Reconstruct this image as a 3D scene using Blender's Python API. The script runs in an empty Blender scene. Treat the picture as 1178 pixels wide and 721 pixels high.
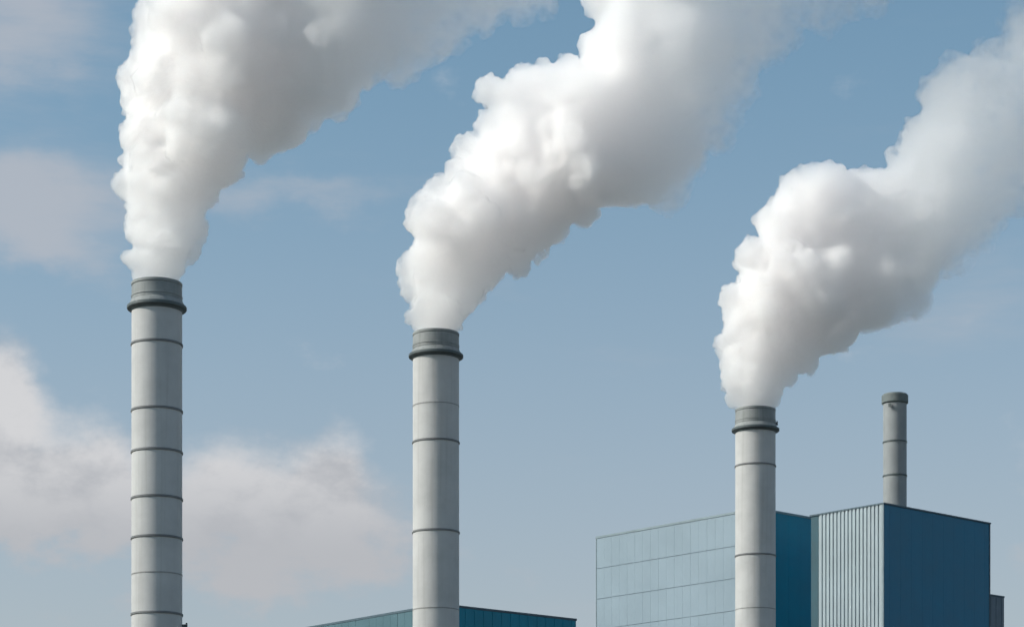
import bpy, bmesh, math, random
import numpy as np
from mathutils import Vector, Matrix, noise as mnoise

R = math.radians
scene = bpy.context.scene
col = scene.collection

# ------------------------------------------------------------------ camera
CAM_Z = 1.7
cam_data = bpy.data.cameras.new("camera")
cam = bpy.data.objects.new("camera", cam_data)
col.objects.link(cam)
cam.location = (0, 0, CAM_Z)
cam.rotation_euler = (R(90), 0, 0)
cam_data.sensor_width = 36.0
F_PX = 2745.0                       # focal length in photo pixels (photo is 1178 wide)
cam_data.lens = 36.0 * F_PX / 1178.0
cam_data.shift_y = (1077.0 - 360.5) / 1178.0   # level camera, verticals stay vertical
cam_data.clip_start = 0.5
cam_data.clip_end = 30000
scene.camera = cam

# ------------------------------------------------------------------ light
SUN_EL, SUN_AZ = 34.0, -99.0        # azimuth clockwise from +Y (view direction); -90 = from the left
sd = Vector((math.sin(R(SUN_AZ)) * math.cos(R(SUN_EL)), math.cos(R(SUN_AZ)) * math.cos(R(SUN_EL)), math.sin(R(SUN_EL))))
sun_data = bpy.data.lights.new("sun", 'SUN')
sun_data.energy = 4.3
sun_data.angle = R(0.5)
sun_data.color = (1.0, 0.94, 0.865)
sun = bpy.data.objects.new("sun", sun_data)
col.objects.link(sun)
sun.rotation_euler = sd.to_track_quat('Z', 'Y').to_euler()
sun.location = (-200, 0, 200)

world = bpy.data.worlds.new("World")
scene.world = world
world.use_nodes = True
wt = world.node_tree
wt.nodes.clear()


class G:
    """small helper for wiring shader nodes"""
    def __init__(s, tree):
        s.t = tree

    def n(s, kind, **kw):
        nd = s.t.nodes.new(kind)
        for k, v in kw.items():
            setattr(nd, k, v)
        return nd

    def put(s, sock, v):
        if isinstance(v, bpy.types.NodeSocket):
            s.t.links.new(v, sock)
        elif v is not None:
            sock.default_value = v

    def m(s, op, a, b=None, c=None, clamp=False):
        nd = s.n('ShaderNodeMath', operation=op, use_clamp=clamp)
        s.put(nd.inputs[0], a)
        if b is not None:
            s.put(nd.inputs[1], b)
        if c is not None:
            s.put(nd.inputs[2], c)
        return nd.outputs[0]

    def vm(s, op, a, b=None, out=0):
        nd = s.n('ShaderNodeVectorMath', operation=op)
        s.put(nd.inputs[0], a)
        if b is not None:
            if op == 'SCALE':
                s.put(nd.inputs['Scale'], b)
            else:
                s.put(nd.inputs[1], b)
        return nd.outputs[out]

    def xyz(s, x, y, z):
        nd = s.n('ShaderNodeCombineXYZ')
        s.put(nd.inputs[0], x); s.put(nd.inputs[1], y); s.put(nd.inputs[2], z)
        return nd.outputs[0]

    def noise(s, vec, scale, detail=4.0, rough=0.5, lac=2.0, distortion=0.0):
        nd = s.n('ShaderNodeTexNoise')
        s.put(nd.inputs['Vector'], vec)
        nd.inputs['Scale'].default_value = scale
        nd.inputs['Detail'].default_value = detail
        nd.inputs['Roughness'].default_value = rough
        nd.inputs['Lacunarity'].default_value = lac
        nd.inputs['Distortion'].default_value = distortion
        return nd.outputs[0]

    def rng(s, v, a, b, c, d, mode='SMOOTHSTEP'):
        nd = s.n('ShaderNodeMapRange', interpolation_type=mode)
        s.put(nd.inputs[0], v)
        for i, q in enumerate((a, b, c, d)):
            nd.inputs[i + 1].default_value = q
        return nd.outputs[0]

    def mix(s, f, a, b, blend='MIX'):
        nd = s.n('ShaderNodeMix', data_type='RGBA', blend_type=blend)
        s.put(nd.inputs[0], f)
        s.put(nd.inputs[6], a if isinstance(a, bpy.types.NodeSocket) else (*a, 1.0))
        s.put(nd.inputs[7], b if isinstance(b, bpy.types.NodeSocket) else (*b, 1.0))
        return nd.outputs[2]


def build_world():
    g = G(wt)
    out = g.n('ShaderNodeOutputWorld')
    bg = g.n('ShaderNodeBackground')
    sky = g.n('ShaderNodeTexSky', sky_type='NISHITA')
    sky.sun_disc = False
    sky.sun_elevation = R(SUN_EL)
    sky.sun_rotation = R(SUN_AZ)
    sky.altitude = 0
    sky.air_density = 1.0
    sky.dust_density = 1.2
    sky.ozone_density = 1.6
    tc = g.n('ShaderNodeTexCoord')
    d = tc.outputs['Generated']
    sep = g.n('ShaderNodeSeparateXYZ')
    g.put(sep.inputs[0], d)
    x, y, z = sep.outputs
    az = g.m('ARCTAN2', x, y)                       # clockwise from +Y
    el = g.m('ARCSINE', z)
    # thin haze veil, stronger towards the horizon
    veil = g.rng(el, 0.04, 0.40, 0.62, 0.10)
    c0 = g.mix(veil, g.vm('MULTIPLY', sky.outputs[0], (1.0, 1.40, 1.31)), (5.2, 4.4, 4.8))
    # soft far clouds: a warped noise, gathered in banks (azimuth, elevation, half-widths, amount)
    p = g.xyz(az, g.m('MULTIPLY', el, 1.5), 0.37)
    w1 = g.noise(p, 9.0, 5.0, 0.55)
    w2 = g.noise(g.vm('ADD', p, (3.1, 1.7, 0.4)), 22.0, 5.0, 0.55)
    nz = g.m('ADD', g.m('MULTIPLY', w1, 0.55), g.m('MULTIPLY', w2, 0.45))
    wob = g.noise(g.vm('ADD', p, (7.3, 2.2, 1.1)), 14.0, 3.0, 0.55)
    azw = g.m('ADD', az, g.m('MULTIPLY', g.m('SUBTRACT', wob, 0.5), 0.045))
    elw = g.m('ADD', el, g.m('MULTIPLY', g.m('SUBTRACT', w2, 0.5), 0.050))

    def banks(lst):
        tot = None
        for (px, py, hw, hh, amt) in lst:
            a0 = math.atan2(px - 589.0, F_PX)
            e0 = math.atan((1077.0 - py) / math.hypot(F_PX, px - 589.0))
            da = g.m('DIVIDE', g.m('SUBTRACT', azw, a0), hw / F_PX)
            de = g.m('DIVIDE', g.m('SUBTRACT', elw, e0), hh / F_PX)
            q = g.m('ADD', g.m('MULTIPLY', da, da), g.m('MULTIPLY', de, de))
            v = g.m('MULTIPLY', g.m('EXPONENT', g.m('MULTIPLY', q, -1.0)), amt)
            tot = v if tot is None else g.m('ADD', tot, v)
        return tot

    low = banks([(0, 480, 52, 88, 1.15), (40, 590, 150, 62, 0.85), (118, 530, 55, 62, 0.62),
                 (272, 570, 62, 76, 0.85), (385, 560, 46, 72, 0.85), (320, 615, 170, 55, 0.60),
                 (330, 690, 120, 50, 0.40), (1205, 560, 60, 100, 0.45), (470, 600, 60, 50, 0.4)])
    high = banks([(10, 30, 150, 80, 1.05), (30, 238, 125, 60, 0.85), (340, 228, 150, 24, 0.45),
                  (40, 290, 110, 30, 0.45), (640, 330, 170, 20, 0.30), (1110, 330, 120, 60, 0.25)])
    w3 = g.noise(g.vm('ADD', p, (1.1, 5.7, 2.4)), 48.0, 6.0, 0.60)
    puff = g.m('ADD', g.m('MULTIPLY', w2, 0.72), g.m('MULTIPLY', w3, 0.28))
    fl = g.rng(g.m('ADD', low, g.m('MULTIPLY', g.m('SUBTRACT', puff, 0.5), 2.0)), 0.22, 0.86, 0.0, 1.0)
    ph = g.xyz(g.m('MULTIPLY', az, 0.45), g.m('MULTIPLY', el, 1.9), 0.9)
    streak = g.noise(ph, 16.0, 6.0, 0.6)
    fh = g.rng(g.m('ADD', high, g.m('MULTIPLY', g.m('SUBTRACT', streak, 0.5), 1.5)), 0.12, 1.05, 0.0, 1.0)
    lit = g.rng(puff, 0.36, 0.56, 0.0, 1.0)
    ccol = g.mix(g.m('MULTIPLY', lit, g.rng(el, 0.155, 0.205, 0.05, 1.0)), (4.85, 4.9, 5.15), (7.1, 7.0, 7.05))
    c1 = g.mix(g.m('MULTIPLY', fl, 0.88), c0, ccol)
    c2 = g.mix(g.m('MULTIPLY', fh, 0.68), c1, (5.2, 5.25, 5.6))
    g.put(bg.inputs['Color'], c2)
    bg.inputs['Strength'].default_value = 0.098
    wt.links.new(bg.outputs[0], out.inputs['Surface'])


build_world()

scene.view_settings.view_transform = 'Standard'
scene.view_settings.look = 'None'
scene.view_settings.exposure = 0.0
scene.view_settings.gamma = 1.0
scene.view_settings.use_curve_mapping = False

cy = scene.cycles
cy.use_denoising = True
cy.denoiser = 'OPENIMAGEDENOISE'
cy.use_adaptive_sampling = True
cy.adaptive_threshold = 0.1
cy.adaptive_min_samples = 20
cy.max_bounces = 60
cy.diffuse_bounces = 3
cy.glossy_bounces = 2
cy.transmission_bounces = 2
cy.volume_bounces = 56
cy.transparent_max_bounces = 64
cy.volume_step_rate = 1.0
cy.volume_max_steps = 256


# ------------------------------------------------------------------ helpers
def link_mesh(name, me, mat=None, parent=None):
    o = bpy.data.objects.new(name, me)
    col.objects.link(o)
    if mat is not None:
        me.materials.append(mat)
    if parent is not None:
        o.parent = parent
    return o


def obj(name, bm, mat, parent=None, smooth=False):
    me = bpy.data.meshes.new(name)
    bmesh.ops.recalc_face_normals(bm, faces=bm.faces)
    if smooth:
        for f in bm.faces:
            f.smooth = True
    bm.to_mesh(me)
    bm.free()
    if smooth:
        me.set_sharp_from_angle(angle=R(18))
    return link_mesh(name, me, mat, parent)


def thing(name, label, cat, loc=(0, 0, 0), rotz=0.0, group=None):
    o = bpy.data.objects.new(name, None)
    o.empty_display_size = 1.0
    col.objects.link(o)
    o.location = loc
    o.rotation_euler = (0, 0, rotz)
    tag(o, label, cat, group)
    return o


def tag(o, label, cat, group=None):
    o['label'] = label
    o['category'] = cat
    o['kind'] = 'thing'
    if group:
        o['group'] = group


def add_box(bm, x0, x1, y0, y1, z0, z1):
    v = [bm.verts.new(p) for p in ((x0, y0, z0), (x1, y0, z0), (x1, y1, z0), (x0, y1, z0),
                                   (x0, y0, z1), (x1, y0, z1), (x1, y1, z1), (x0, y1, z1))]
    for f in ((0, 3, 2, 1), (4, 5, 6, 7), (0, 1, 5, 4), (1, 2, 6, 5), (2, 3, 7, 6), (3, 0, 4, 7)):
        bm.faces.new([v[i] for i in f])


def add_lathe(bm, prof, seg=72, closed=False):
    """revolve (r, z) profile about z"""
    rings = []
    for (r, z) in prof:
        rings.append([bm.verts.new((r * math.cos(2 * math.pi * k / seg), r * math.sin(2 * math.pi * k / seg), z)) for k in range(seg)])
    n = len(rings)
    for i in range(n if closed else n - 1):
        a, b = rings[i], rings[(i + 1) % n]
        for k in range(seg):
            bm.faces.new((a[k], a[(k + 1) % seg], b[(k + 1) % seg], b[k]))


def new_mat(name):
    m = bpy.data.materials.new(name)
    m.use_nodes = True
    g = G(m.node_tree)
    b = m.node_tree.nodes['Principled BSDF']
    return m, g, b


def mat_paint(name, base, rough=0.55, var=0.10, streak=0.18, streak_col=None, scale=0.35, spec=0.35, bump=0.0):
    """weathered painted metal: broad patches, vertical rain streaks, fine grain"""
    m, g, b = new_mat(name)
    tc = g.n('ShaderNodeTexCoord')
    o = tc.outputs['Object']
    n1 = g.noise(o, scale, 6.0, 0.6)
    st = g.noise(g.vm('MULTIPLY', o, (2.6, 2.6, 0.07)), 1.0, 5.0, 0.6)
    fine = g.noise(o, 7.0, 3.0, 0.6)
    dark = streak_col or tuple(c * 0.55 for c in base)
    c = g.mix(g.rng(n1, 0.3, 0.7, 0.0, 1.0), tuple(c_ * (1 - var) for c_ in base), tuple(min(1, c_ * (1 + var)) for c_ in base))
    c = g.mix(g.m('MULTIPLY', g.rng(st, 0.48, 0.75, 0.0, 1.0), streak), c, dark)
    c = g.mix(g.m('MULTIPLY', g.rng(fine, 0.5, 0.8, 0.0, 1.0), 0.10), c, dark)
    g.put(b.inputs['Base Color'], c)
    g.put(b.inputs['Roughness'], g.rng(n1, 0.2, 0.8, rough - 0.08, rough + 0.1))
    b.inputs['Specular IOR Level'].default_value = spec
    return m


M_SHAFT = mat_paint('stack_paint', (0.475, 0.475, 0.472), 0.6, 0.07, 0.34, (0.33, 0.32, 0.305), spec=0.12)
M_TOP = mat_paint('stack_top_metal', (0.235, 0.25, 0.25), 0.55, 0.16, 0.4, (0.10, 0.115, 0.115))
M_COLLAR = mat_paint('collar_metal', (0.085, 0.105, 0.11), 0.55, 0.15, 0.3)
M_SHAFT2 = mat_paint('roof_stack_paint', (0.27, 0.29, 0.30), 0.6, 0.08, 0.3, (0.22, 0.22, 0.21), spec=0.12)
M_TOP2 = mat_paint('roof_stack_cap_metal', (0.13, 0.155, 0.155), 0.6, 0.12, 0.3)
M_BAND = mat_paint('band_metal', (0.16, 0.165, 0.17), 0.55, 0.15, 0.3)
M_SEAM = mat_paint('seam_metal', (0.26, 0.26, 0.255), 0.55, 0.12, 0.3)
M_SOOT = mat_paint('soot_lining', (0.03, 0.03, 0.03), 0.9, 0.2, 0.3)
M_NAVY = mat_paint('navy_cladding', (0.024, 0.155, 0.262), 0.5, 0.08, 0.22, (0.014, 0.13, 0.24), scale=0.12, spec=0.3)
M_NAVY2 = mat_paint('petrol_cladding', (0.008, 0.20, 0.30), 0.5, 0.10, 0.22, (0.006, 0.16, 0.25), scale=0.12, spec=0.3)
M_PALE = mat_paint('pale_blue_panel', (0.225, 0.295, 0.35), 0.5, 0.05, 0.20, (0.20, 0.27, 0.315), scale=0.10)
M_JOINT = mat_paint('panel_joint', (0.195, 0.255, 0.30), 0.6, 0.06, 0.1)
M_CORR = mat_paint('corrugated_sheet', (0.285, 0.35, 0.385), 0.5, 0.06, 0.22, (0.32, 0.35, 0.36), scale=0.2, spec=0.5)
M_TEAL = mat_paint('teal_panel', (0.065, 0.135, 0.165), 0.5, 0.07, 0.22, (0.07, 0.16, 0.19), scale=0.15)
M_TRIM = mat_paint('dark_teal_trim', (0.022, 0.075, 0.10), 0.55, 0.1, 0.2)
M_COPING = mat_paint('coping_metal', (0.06, 0.10, 0.13), 0.5, 0.12, 0.2)
M_COPING2 = mat_paint('grey_coping_metal', (0.20, 0.26, 0.29), 0.5, 0.10, 0.2)
M_ANNEX = mat_paint('annex_render', (0.16, 0.195, 0.23), 0.75, 0.10, 0.3)
M_ROOF = mat_paint('roof_membrane', (0.19, 0.19, 0.19), 0.9, 0.15, 0.1)


def mat_ground():
    m, g, b = new_mat('yard_surface')
    o = g.n('ShaderNodeTexCoord').outputs['Object']
    n1 = g.noise(o, 0.03, 8.0, 0.6)
    n2 = g.noise(o, 1.5, 6.0, 0.65)
    c = g.mix(g.rng(n1, 0.42, 0.58, 0, 1), (0.12, 0.117, 0.117), (0.085, 0.09, 0.06))
    c = g.mix(g.m('MULTIPLY', n2, 0.4), c, (0.14, 0.137, 0.134))
    g.put(b.inputs['Base Color'], c)
    b.inputs['Roughness'].default_value = 0.95
    return m


# ------------------------------------------------------------------ ground
bm = bmesh.new()
S = 9000
v = [bm.verts.new(p) for p in ((-S, -S, 0), (S, -S, 0), (S, S, 0), (-S, S, 0))]
bm.faces.new(v)
gnd = obj('ground', bm, mat_ground())
gnd['kind'] = 'structure'
gnd['label'] = 'flat concrete and grass factory yard below the stacks'

# ------------------------------------------------------------------ buildings
# every building stands square to the same site grid: A runs left and away, B right and away
D1 = Vector((-0.668, 0.744, 0)).normalized()
D2 = Vector((D1.y, -D1.x, 0))
ROT = math.atan2(D2.y, D2.x)        # local +x along D2, local +y along D1


def sheet_profile(length, pitch, flat, depth, slope):
    """trapezoid sheet profile: list of (along, out)"""
    pts = [(0.0, 0.0)]
    n = max(1, int(round(length / pitch)))
    p = length / n
    for i in range(n):
        a = i * p
        top = p * flat
        pts += [(a + slope * p * 0.2, depth), (a + top, depth), (a + top + slope * p, 0.0), (a + p - slope * p * 0.02, 0.0)] if i else \
               [(a + 0.001, depth), (a + top, depth), (a + top + slope * p, 0.0), (a + p - slope * p * 0.02, 0.0)]
    pts.append((length, 0.0))
    return pts


def add_sheet(bm, origin, along, out, pts, z0, z1):
    lo = [bm.verts.new(origin + along * a + out * q + Vector((0, 0, z0))) for a, q in pts]
    hi = [bm.verts.new(origin + along * a + out * q + Vector((0, 0, z1))) for a, q in pts]
    for i in range(len(pts) - 1):
        bm.faces.new((lo[i], lo[i + 1], hi[i + 1], hi[i]))


X, Y, Z = Vector((1, 0, 0)), Vector((0, 1, 0)), Vector((0, 0, 1))


def coping(parent, lx, ly, z, mat, over=0.10, h=0.30, w=0.5):
    bm = bmesh.new()
    add_box(bm, -over, lx + over, -over, w, z, z + h)
    add_box(bm, -over, lx + over, ly - w, ly + over, z, z + h)
    add_box(bm, -over, w, w, ly - w, z, z + h)
    add_box(bm, lx - w, lx + over, w, ly - w, z, z + h)
    o = obj('coping', bm, mat, parent)
    return o


def shell(parent, lx, ly, z, mat, roof_drop=0.8):
    """closed core behind the cladding, and a roof below the parapet"""
    bm = bmesh.new()
    e = 0.0
    t = 0.4
    add_box(bm, e, lx - e, e, t, 0, z)
    add_box(bm, e, lx - e, ly - t, ly - e, 0, z)
    add_box(bm, e, t, t, ly - t, 0, z)
    add_box(bm, lx - t, lx - e, t, ly - t, 0, z)
    w = obj('wall', bm, mat, parent)
    bm = bmesh.new()
    add_box(bm, t, lx - t, t, ly - t, z - roof_drop - 0.4, z - roof_drop)
    obj('roof', bm, M_ROOF, parent)
    return w


def seams(parent, name, origin, along, out, length, z0, z1, pitch, w, d, mat):
    """standing seams: one mesh of slim ribs along a facade"""
    bm = bmesh.new()
    n = int(length / pitch)
    for i in range(n):
        a = (i + 0.5) * length / n
        p0 = origin + along * (a - w / 2)
        p1 = origin + along * (a + w / 2)
        q = [p0, p1, p1 + out * d, p0 + out * d]
        lo = [bm.verts.new(p + Z * z0) for p in q]
        hi = [bm.verts.new(p + Z * z1) for p in q]
        for k in range(4):
            bm.faces.new((lo[k], lo[(k + 1) % 4], hi[(k + 1) % 4], hi[k]))
        bm.faces.new(hi)
        bm.faces.new(lo[::-1])
    return obj(name, bm, mat, parent)


# --- the big hall behind the right-hand stack
HM = 59.32 + CAM_Z
main = thing('factory_building', 'big pale panelled hall with dark blue end wall behind the nearest-to-hall smoking stack', 'building', (34.02, 330, 0), ROT)
main['label'] = 'large hall with pale gridded panel wall, its dark corner behind a smoking stack'
LX, LY = 30.0, 32.06
shell(main, LX, LY, HM - 0.3, M_JOINT)
coping(main, LX, LY, HM - 0.3, M_COPING2, 0.14, 0.30)
# pale panels on the facade facing left (local x = 0, running along local y)
bm = bmesh.new()
rowh = 4.5
rows = []
ztop = HM - 0.32
k = 0
while ztop - k * rowh > 0.6:
    z1 = ztop - k * rowh
    z0 = max(0.0, z1 - rowh + 0.07)
    rows.append((z0, z1))
    k += 1
ncol = 20
rnd = random.Random(4)
for (z0, z1) in rows:
    for c in range(ncol):
        a0 = LY * c / ncol + (0.008 if c else 0.0)
        a1 = LY * (c + 1) / ncol - (0.008 if c < ncol - 1 else 0.0)
        q = 0.07 + rnd.uniform(-0.006, 0.006)
        add_box(bm, -q, -0.003, a0, a1, z0, z1)
obj('panel_cladding', bm, M_PALE, main)
# dark end wall facing right-front (local y = 0)
bm = bmesh.new()
add_box(bm, 0.0, LX, -0.08, -0.003, 0, HM - 0.32)
dw = obj('end_wall', bm, M_NAVY2, main)
seams(dw, 'seam', Vector((0, -0.083, 0)), X, -Y, LX, 0, HM - 0.35, 2.4, 0.03, 0.005, M_NAVY2)
bm = bmesh.new()
add_box(bm, -0.12, 0.10, LY + 0.002, LY + 0.14, 0, HM - 0.3)
obj('corner_trim', bm, M_COPING2, main)

# --- the tall corrugated block on the right
HB = 56.83 + CAM_Z
blk = thing('factory_building', 'tall block with ribbed pale metal side and plain navy side, carrying the smokeless stack', 'building', (48.6, 312, 0), ROT)
BX, BY = 22.6, 12.4
shell(blk, BX, BY, HB - 0.3, M_NAVY2)
coping(blk, BX, BY, HB - 0.3, M_COPING, 0.19, 0.20, 0.6)
bm = bmesh.new()
add_sheet(bm, Vector((-0.003, 0.22, 0)), Y, -X, sheet_profile(10.9, 0.66, 0.58, 0.13, 0.12), 0, HB - 0.31)
obj('corrugated_cladding', bm, M_CORR, blk)
bm = bmesh.new()
add_box(bm, -0.15, 0.0, -0.09, 0.215, 0, HB - 0.32)
obj('corner_trim', bm, M_COPING2, blk)
bm = bmesh.new()
add_box(bm, -0.05, -0.003, 11.15, BY + 0.02, 0, HB - 0.32)
obj('side_trim', bm, M_TRIM, blk)
bm = bmesh.new()
add_box(bm, 0.003, BX, -0.08, -0.003, 0, HB - 0.32)
fw = obj('end_wall', bm, M_NAVY, blk)
seams(fw, 'seam', Vector((0.0, -0.083, 0)), X, -Y, BX, 0, HB - 0.35, 2.2, 0.03, 0.005, M_NAVY)
bm = bmesh.new()
add_box(bm, BX - 0.16, BX + 0.10, -0.13, -0.084, 0, HB - 0.32)
obj('corner_trim', bm, M_COPING, blk)

# --- the lower annex at the far right end
HA = 47.7 + CAM_Z
p = Vector((48.6, 312, 0)) + D2 * 22.72 + D1 * 3.0
ann = thing('annex_building', 'low grey annex stepping down at the end of the navy block', 'building', p, ROT)
shell(ann, 7.3, 8.0, HA - 0.25, M_ANNEX)
coping(ann, 7.3, 8.0, HA - 0.25, M_COPING, 0.06, 0.25, 0.4)
seams(ann, 'seam', Vector((0.0, -0.003, 0)), X, -Y, 7.3, 0, HA - 0.3, 1.2, 0.07, 0.05, M_ANNEX)

# --- the low teal hall behind the middle stack
HL = 38.4 + CAM_Z
low = thing('factory_building', 'low teal hall whose roof corner peeks out behind a smoking stack', 'building', (-8.1, 275, 0), ROT - R(2.2))
WX, WY = 20.5, 42.0
shell(low, WX, WY, HL - 0.25, M_NAVY2)
coping(low, WX, WY, HL - 0.25, M_COPING, 0.12, 0.25)
bm = bmesh.new()
ncol = 30
for c in range(ncol):
    a0 = WY * c / ncol + (0.015 if c else 0)
    a1 = WY * (c + 1) / ncol - (0.015 if c < ncol - 1 else 0)
    q = 0.07 + rnd.uniform(-0.012, 0.012)
    add_box(bm, -q, -0.003, a0, a1, 0, HL - 0.27)
obj('panel_cladding', bm, M_TEAL, low)
bm = bmesh.new()
add_box(bm, 0.0, WX, -0.08, -0.003, 0, HL - 0.27)
lw = obj('end_wall', bm, M_NAVY2, low)
seams(lw, 'seam', Vector((0.0, -0.083, 0)), X, -Y, WX, 0, HL - 0.3, 1.3, 0.05, 0.04, M_NAVY2)


# ------------------------------------------------------------------ smokestacks
def zpx(py, yy):
    return CAM_Z + (1077.0 - py) / F_PX * yy


def xpx(px, yy):
    return (px - 589.0) / F_PX * yy


def ring_bm(r, z, proud, h):
    bm = bmesh.new()
    add_lathe(bm, [(r + 0.003, z - h / 2), (r + proud * 0.8, z - h / 2), (r + proud, z - h / 2 + 0.03), (r + proud, z + h / 2 - 0.03),
                   (r + proud * 0.8, z + h / 2), (r + 0.003, z + h / 2)], closed=True)
    return bm


def smokestack(label, px, yy, r, top_py, collar_py, bands, seams_, group, nubs=()):
    x = xpx(px, yy)
    yf = yy - r                     # the near edge of a ring is what the photo shows in the middle
    t = thing('smokestack', label, 'smokestack', (x, yy, 0), 0.0, group)
    zt = zpx(top_py, yf)
    zc = zpx(collar_py, yf)
    # shaft up to the collar, each can very slightly out of true where two meet
    zz = sorted([zpx(b, yf) for b in list(bands) + list(seams_)])
    bm = bmesh.new()
    prof = [(r * 1.012, 0.0)]
    for q in zz:
        f = 1.012 - 0.012 * q / zt
        prof += [(r * f, q - 0.06), (r * f - 0.022, q - 0.025), (r * f - 0.022, q + 0.025), (r * f, q + 0.06)]
    prof += [(r, zc)]
    add_lathe(bm, prof)
    obj('shaft', bm, M_SHAFT, t, True)
    # head: plain drum above the collar, with hoops and a lip, open at the top
    bm = bmesh.new()
    ri = r - 0.16
    add_lathe(bm, [(r, zc + 0.003), (r, zt - 0.42), (r - 0.05, zt - 0.38), (r - 0.05, zt - 0.30), (r + 0.02, zt - 0.26), (r + 0.03, zt - 0.04), (r - 0.02, zt),
                   (ri, zt), (ri, zt - 6.0)])
    hd = obj('head', bm, M_TOP, t, True)
    hh = zt - zc
    for fr, pr, hgt in ((0.42, 0.05, 0.12), (0.30, 0.035, 0.09)):
        obj('hoop', ring_bm(r, zc + hh * fr, pr, hgt), M_TOP, hd, True)
    bm = bmesh.new()
    add_lathe(bm, [(ri - 0.02, zt - 0.25), (ri - 0.02, zt - 7), (0.001, zt - 7)])
    obj('flue_lining', bm, M_SOOT, t, True)
    # collar: a sloped flange with a thick dark edge
    bm = bmesh.new()
    cr = r * 1.185
    add_lathe(bm, [(r + 0.003, zc + 0.14), (cr - 0.03, zc + 0.11), (cr, zc + 0.07), (cr, zc - 0.13), (cr - 0.04, zc - 0.19), (r + 0.10, zc - 0.26), (r + 0.06, zc - 0.42), (r + 0.003, zc - 0.42)], closed=True)
    obj('collar', bm, M_COLLAR, t, True)
    bm = bmesh.new()
    add_lathe(bm, [(r + 0.003, zc + 0.62), (r + 0.05, zc + 0.60), (r + 0.24, zc + 0.20), (r + 0.24, zc + 0.145), (r + 0.003, zc + 0.145)], closed=True)
    obj('skirt', bm, M_TOP, t, True)
    for b in bands:
        obj('band', ring_bm(r * (1.012 - 0.012 * zpx(b, yf) / zt), zpx(b, yf), 0.085, 0.20), M_BAND, t, True)
    for b in seams_:
        obj('seam_hoop', ring_bm(r * (1.012 - 0.012 * zpx(b, yf) / zt), zpx(b, yf), 0.03, 0.12), M_SEAM, t, True)
    for (ang, py, out, h) in nubs:
        bm = bmesh.new()
        add_box(bm, 0.02, out, -0.10, 0.10, -h / 2, h / 2)
        add_box(bm, out - 0.08, out + 0.06, -0.16, 0.16, -h / 2 - 0.08, h / 2 + 0.12)
        o = obj('bracket', bm, M_COLLAR, t)
        zq = zpx(py, yf)
        o.location = (r * math.cos(R(ang)), r * math.sin(R(ang)), zq)
        o.rotation_euler = (0, 0, R(ang))
    return t, Vector((x, yy, zt))


GS = 'tall smoking stacks'
S1, T1 = smokestack('smoking grey stack with the most bands, standing alone before open sky and soft clouds', 180.5, 218, 2.29, 318, 346.5,
                    [390, 467, 515, 569, 615, 703], [657], GS, [(2, 716, 0.42, 0.35)])
S2, T2 = smokestack('smoking grey stack rising in front of the low teal hall', 501.5, 254, 2.46, 377, 403,
                    [504, 608], [462, 698], GS)
S3, T3 = smokestack('smoking grey stack standing in front of the big pale panelled hall', 869, 298, 2.50, 466, 489.5,
                    [532, 636], [698], GS, [(0, 482, 0.22, 0.3), (-8, 490, 0.42, 0.15)])


def roof_stack():
    yy, r = 318.0, 1.55
    x = xpx(1029.5, yy)
    zb = HB - 1.1
    t = thing('smokestack', 'small smokeless grey stack on the roof of the navy block', 'smokestack', (x, yy, zb))
    zt = zpx(450.5, yy - r) - zb
    zc = zpx(461, yy - r) - zb
    bm = bmesh.new()
    prof = [(r, 0)]
    for py in (545, 506):
        q = zpx(py, yy - r) - zb
        prof += [(r, q - 0.06), (r - 0.02, q - 0.02), (r - 0.02, q + 0.02), (r, q + 0.06)]
    prof.append((r, zc))
    add_lathe(bm, prof)
    obj('shaft', bm, M_SHAFT2, t, True)
    bm = bmesh.new()
    cr = r * 1.135
    add_lathe(bm, [(r + 0.003, zc - 0.12), (cr - 0.03, zc), (cr, zc + 0.05), (cr, zc + 1.0), (cr - 0.05, zc + 1.06), (cr - 0.16, zt - 0.12), (cr - 0.2, zt), (r - 0.2, zt), (r - 0.2, zt - 3)])
    obj('cap', bm, M_TOP2, t, True)
    bm = bmesh.new()
    add_lathe(bm, [(r - 0.22, zt - 0.2), (r - 0.22, zt - 4), (0.001, zt - 4)])
    obj('flue_lining', bm, M_SOOT, t, True)
    for py in (506, 545):
        obj('band', ring_bm(r, zpx(py, yy - r) - zb, 0.08, 0.20), M_COLLAR, t, True)
    bm = bmesh.new()
    add_box(bm, 0.02, 0.30, -0.12, 0.12, -0.18, 0.18)
    add_box(bm, 0.24, 0.36, -0.2, 0.2, -0.24, 0.24)
    o = obj('bracket', bm, M_COLLAR, t)
    o.location = (r * math.cos(R(-120)), r * math.sin(R(-120)), zc - 0.55)
    o.rotation_euler = (0, 0, R(-120))
    bm = bmesh.new()
    add_lathe(bm, [(r + 0.003, 0.0), (r + 0.3, 0.0), (r + 0.25, 0.35), (r + 0.003, 0.4)], closed=True)
    obj('base_flange', bm, M_COLLAR, t, True)
    return t


roof_stack()


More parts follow.
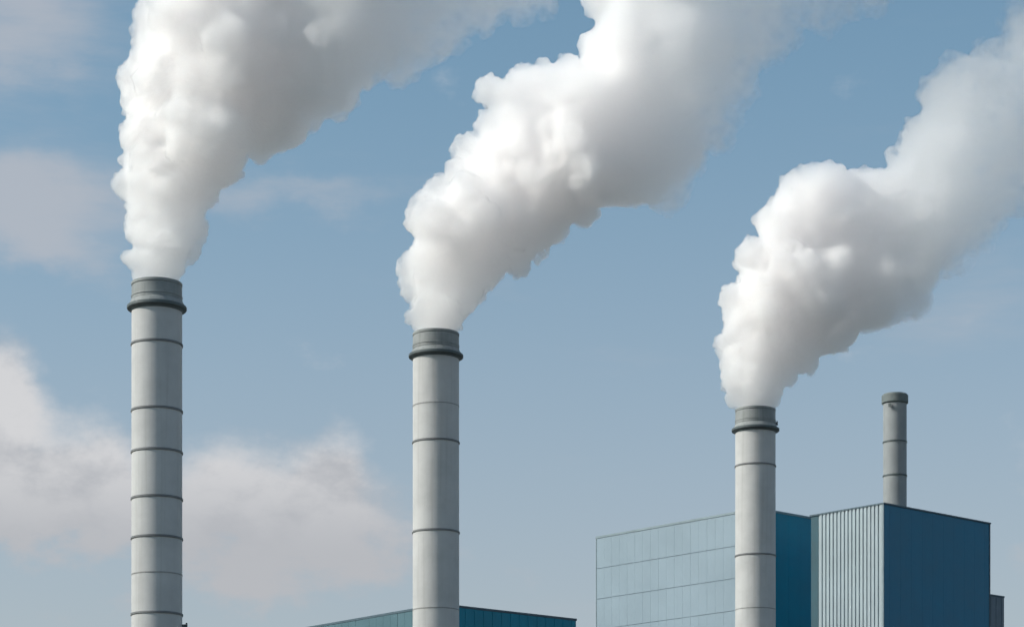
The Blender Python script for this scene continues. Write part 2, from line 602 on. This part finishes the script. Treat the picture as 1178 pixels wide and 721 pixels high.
# ------------------------------------------------------------------ smoke plumes
def mat_smoke(name, d_near, d_far, age_x, off, mouth, keys):
    """real scattering smoke: dense young steam at the mouth, thinner and torn once the wind has carried it off"""
    m = bpy.data.materials.new(name)
    m.use_nodes = True
    nt = m.node_tree
    nt.nodes.clear()
    g = G(nt)
    out = g.n('ShaderNodeOutputMaterial')
    o = g.n('ShaderNodeTexCoord').outputs['Object']
    sep = g.n('ShaderNodeSeparateXYZ')
    g.put(sep.inputs[0], o)
    s = mouth.y / F_PX
    n1 = g.noise(g.vm('ADD', o, off), 0.16, 4.0, 0.62)
    n0 = g.m('SUBTRACT', n1, 0.5)
    age = g.rng(g.m('ADD', sep.outputs[0], g.m('MULTIPLY', n0, 8.0)), age_x[0], age_x[1], 0.0, 1.0)
    # core field: how deep inside the old puffs a point lies
    tot = None
    for (px, py, r) in keys:
        c = Vector((xpx(px, mouth.y) - mouth.x, 0, zpx(py, mouth.y) - mouth.z))
        d = g.vm('DISTANCE', o, tuple(c), out=1)
        q = g.m('MULTIPLY', d, 1.0 / (r * s))
        e = g.m('EXPONENT', g.m('MULTIPLY', g.m('MULTIPLY', q, q), -1.0))
        tot = e if tot is None else g.m('ADD', tot, e)
    n2 = g.noise(g.vm('ADD', o, off), 0.75, 3.0, 0.6)
    rag = g.m('ADD', g.m('MULTIPLY', n0, 2.7), g.m('MULTIPLY', g.m('SUBTRACT', n2, 0.5), 1.3))
    soft = g.rng(g.m('ADD', tot, rag), 0.42, 1.35, 0.0, 1.0)
    keep = g.m('ADD', g.m('MULTIPLY', soft, age), g.m('SUBTRACT', 1.0, age))
    keep = g.m('MULTIPLY', keep, g.rng(n2, 0.32, 0.66, 0.35, 1.55))
    keep = g.m('MULTIPLY', keep, g.rng(n1, 0.34, 0.64, 0.6, 1.35))
    dens = g.m('MULTIPLY', g.m('MULTIPLY', d_near, g.m('POWER', d_far / d_near, age)), keep)
    pv = g.n('ShaderNodeVolumePrincipled')
    pv.inputs['Color'].default_value = (0.9998, 0.9968, 0.9965, 1)
    pv.inputs['Anisotropy'].default_value = 0.75
    g.put(pv.inputs['Density'], dens)
    nt.links.new(pv.outputs[0], out.inputs['Volume'])
    # thick young steam has a faint skin of droplets, old smoke none
    tr = g.n('ShaderNodeBsdfTransparent')
    df = g.n('ShaderNodeBsdfDiffuse')
    df.inputs['Color'].default_value = (0.9, 0.9, 0.9, 1)
    mx = g.n('ShaderNodeMixShader')
    g.put(mx.inputs[0], g.rng(sep.outputs[0], age_x[0] * 0.15, age_x[0] * 1.0, 0.11, 0.0))
    nt.links.new(tr.outputs[0], mx.inputs[1])
    nt.links.new(df.outputs[0], mx.inputs[2])
    nt.links.new(mx.outputs[0], out.inputs['Surface'])
    m.cycles.volume_step_rate = 0.7
    return m


def ico(sub):
    bm = bmesh.new()
    bmesh.ops.create_icosphere(bm, subdivisions=sub, radius=1.0)
    bm.verts.index_update()
    r = (np.array([v.co[:] for v in bm.verts], np.float32), np.array([[v.index for v in f.verts] for f in bm.faces], np.int64))
    bm.free()
    return r


ICO = {2: ico(2), 3: ico(3)}


def outer_shell(me):
    """keep the one connected skin that holds the most vertices: no closed voids left inside the smoke"""
    n = len(me.vertices)
    ed = np.empty(len(me.edges) * 2, np.int32); me.edges.foreach_get('vertices', ed); ed = ed.reshape(-1, 2)
    lab = np.arange(n)
    while True:
        m = np.minimum(lab[ed[:, 0]], lab[ed[:, 1]])
        new = lab.copy()
        np.minimum.at(new, ed[:, 0], m)
        np.minimum.at(new, ed[:, 1], m)
        new = new[new]
        new = new[new]
        if np.array_equal(new, lab):
            break
        lab = new
    keep = lab == np.bincount(lab).argmax()
    if keep.all():
        return me
    bm = bmesh.new()
    bm.from_mesh(me)
    bm.verts.ensure_lookup_table()
    bmesh.ops.delete(bm, geom=[bm.verts[int(i)] for i in np.flatnonzero(~keep)], context='VERTS')
    bm.to_mesh(me)
    bm.free()
    return me


def plume(label, mouth, seed, puffs, mat, voxel):
    """puffs: (px, py, radius) in photo pixels, turned into metres at the stack's own distance"""
    rnd = random.Random(seed)
    s = mouth.y / F_PX
    x0, z0 = mouth.x, mouth.z
    balls = []
    for i, pf in enumerate(puffs):
        px, py, r = pf[:3]
        c = Vector((xpx(px, mouth.y) - x0, 0, zpx(py, mouth.y) - z0))
        rr = r * s
        first = i < 2
        if not first:
            c.y = (pf[3] if len(pf) > 3 else rnd.uniform(-0.30, 0.30)) * rr
        balls.append((c, rr * (1.0 if first else 0.92 if i < 5 else 0.82)))
    main_balls = list(balls)
    for i, (c, rr) in enumerate(main_balls):
        if i < 1:
            continue
        n = 24
        for _ in range(n):
            d = Vector((rnd.gauss(0, 1), rnd.gauss(0, 1), rnd.gauss(0, 1))).normalized()
            q = rnd.uniform(0.22, 0.46)
            b = c + d * rr * (1.12 - q * 0.56)
            balls.append((b, rr * q))
            for _ in range(5):
                d2 = (d * 0.7 + Vector((rnd.gauss(0, 1), rnd.gauss(0, 1), rnd.gauss(0, 1))).normalized()).normalized()
                q2 = rnd.uniform(0.25, 0.48)
                balls.append((b + d2 * rr * q * (1.05 - q2 * 0.7), rr * q * q2))
    vs, fs, base = [], [], 0
    for c, rr in balls:
        if rr < voxel * 0.9:
            continue
        tv, tf = ICO[3 if rr > 1.5 else 2]
        vs.append(tv * rr + np.array(c, np.float32))
        fs.append(tf + base)
        base += len(tv)
    vs, fs = np.concatenate(vs), np.concatenate(fs)
    me = bpy.data.meshes.new('smoke_plume_raw')
    me.from_pydata(vs.tolist(), [], fs.tolist())
    tmp = bpy.data.objects.new('smoke_raw', me)
    col.objects.link(tmp)
    rm = tmp.modifiers.new('remesh', 'REMESH')
    rm.mode = 'VOXEL'
    rm.voxel_size = voxel
    sm = tmp.modifiers.new('relax', 'SMOOTH')
    sm.factor = 0.5
    sm.iterations = 3
    dg = bpy.context.evaluated_depsgraph_get()
    ev = tmp.evaluated_get(dg)
    out = bpy.data.meshes.new_from_object(ev)
    bpy.data.objects.remove(tmp)
    out = outer_shell(out)
    # billow displacement, fading to nothing at the mouth
    n = len(out.vertices)
    co = np.empty(n * 3, np.float32); out.vertices.foreach_get('co', co); co = co.reshape(-1, 3)
    no = np.empty(n * 3, np.float32); out.vertices.foreach_get('normal', no); no = no.reshape(-1, 3)
    amp = np.empty(n, np.float32)
    ofs = Vector((seed * 13.1, seed * 7.7, 2.0))
    for i in range(n):
        v = Vector(co[i]) + ofs
        a = 1.0 - 2.0 * mnoise.voronoi(v / 2.3)[0][0]
        b = 1.0 - 2.0 * mnoise.voronoi(v / 1.05)[0][0]
        e = 1.0 - 2.0 * mnoise.voronoi(v / 0.52)[0][0]
        amp[i] = 0.30 * a + 0.25 * b + 0.10 * e + 0.12 * mnoise.fractal(v / 1.2, 0.8, 2.0, 4)
    fade = np.clip((co[:, 2] + 0.1) / 1.8, 0, 1)
    co = co + no * (amp * fade)[:, None]
    # the foot is pinched into the flue, clear of the steel
    rad = np.hypot(co[:, 0], co[:, 1])
    lim = np.where(co[:, 2] < 0.25, 2.22, 1e9)
    k = np.minimum(1.0, lim / np.maximum(rad, 1e-6))
    co[:, 0] *= k; co[:, 1] *= k
    out.vertices.foreach_set('co', co.astype(np.float32).ravel())
    out.polygons.foreach_set('use_smooth', np.ones(len(out.polygons), bool))
    out.name = 'smoke_plume'
    out.materials.clear()
    o = link_mesh('smoke_plume', out, mat)
    o.location = mouth
    tag(o, label, 'smoke plume', 'smoke plumes drifting from the stacks')
    print('plume', label[:20], n)
    return o


P1 = [(181, 320, 25), (182, 302, 29), (186, 278, 36), (192, 248, 44), (187, 215, 50), (205, 195, 55), (215, 160, 70), (236, 162, 56, -0.8), (202, 122, 58),
      (230, 100, 85), (175, 92, 40), (215, 55, 60), (260, 60, 95), (205, 12, 48), (260, 0, 90), (310, 108, 65, 0.5), (330, 60, 90), (400, 50, 78),
      (400, -10, 100), (470, 20, 72), (540, -20, 62), (610, -32, 52), (560, -80, 100), (480, -80, 110), (655, -60, 60), (720, -100, 90),
      (148, 212, 20), (156, 150, 20), (154, 92, 22), (172, 15, 20), (228, 262, 18), (222, 290, 14), (272, 168, 26, -1.6), (162, 270, 14),
      (300, -80, 100), (225, -60, 60), (380, -100, 110), (640, -130, 100)]
P2 = [(501.5, 380, 24), (501, 358, 30), (505, 328, 40), (515, 300, 52), (530, 270, 58), (560, 260, 60), (555, 225, 62), (600, 240, 62), (590, 187, 62),
      (630, 215, 62), (610, 142, 62), (660, 200, 65, -0.3), (662, 132, 65, -0.25), (710, 183, 65), (640, 110, 45), (722, 100, 80, 0.15), (748, 168, 75, 0.2), (737, 30, 55),
      (760, 60, 90), (790, 120, 70), (820, 50, 75), (830, 0, 80), (880, 20, 55), (740, -40, 80), (830, -70, 100), (920, -60, 90), (950, 0, 45), (1010, -30, 50),
      (478, 305, 20), (490, 243, 22), (506, 214, 15), (541, 170, 22), (560, 140, 15), (566, 106, 22), (602, 94, 20), (652, 80, 18), (692, 42, 14), (682, 58, 20),
      (556, 320, 13), (596, 296, 22), (528, 338, 28)]
P3 = [(868.5, 469, 20.5), (867, 450, 27), (866, 425, 35), (868, 395, 42), (880, 365, 52), (900, 345, 58), (908, 370, 50), (890, 310, 48), (935, 345, 60),
      (935, 300, 65), (920, 257, 50), (945, 242, 55), (980, 320, 68), (985, 268, 60), (1030, 290, 75), (1035, 238, 58), (1075, 250, 75), (1078, 195, 62),
      (1095, 138, 46), (1120, 200, 75), (1120, 120, 65), (1150, 80, 50), (1170, 150, 70), (1210, 90, 80), (1220, 20, 80), (1230, 170, 60),
      (841, 398, 16), (842, 345, 18), (862, 300, 20), (895, 272, 14), (904, 234, 20), (936, 206, 22), (975, 215, 16),
      (890, 420, 30), (912, 402, 36), (1002, 226, 34), (960, 385, 26)]

K1 = [(300, 40, 95), (330, 90, 75), (400, 40, 80), (400, -20, 95), (470, 10, 72), (540, -25, 60), (610, -36, 50), (480, -80, 100), (560, -80, 95), (655, -60, 56), (720, -100, 80), (640, -130, 95)]
K2 = [(660, 180, 70), (710, 170, 66), (700, 110, 75), (750, 155, 70), (745, 60, 75), (790, 110, 68), (820, 50, 72), (830, -5, 78), (880, 15, 52), (830, -70, 100), (920, -60, 85), (950, -4, 42), (1010, -30, 46)]
K3 = [(960, 300, 80), (985, 268, 60), (1030, 290, 70), (1035, 238, 55), (1075, 248, 70), (1078, 195, 60), (1095, 140, 44), (1120, 200, 70), (1120, 122, 60), (1150, 82, 46), (1170, 150, 66), (1210, 90, 75), (1220, 20, 75), (1230, 170, 58)]

plume('thick white smoke with grey underside, from the stack standing in front of open sky', T1, 1, P1,
      mat_smoke('dense_drifting_smoke', 1.9, 0.23, (9.0, 28.0), (1.0, 4.0, 9.0), T1, K1), 0.21)
plume('long white smoke column leaning right from the stack before the low teal hall', T2, 2, P2,
      mat_smoke('leaning_smoke', 1.8, 0.20, (15.0, 36.0), (11.0, 2.0, 5.0), T2, K2), 0.21)
plume('white smoke from the stack before the pale hall, thinning to a grey veil', T3, 3, P3,
      mat_smoke('thinning_smoke', 1.9, 0.24, (9.0, 31.0), (21.0, 8.0, 3.0), T3, K3), 0.23)
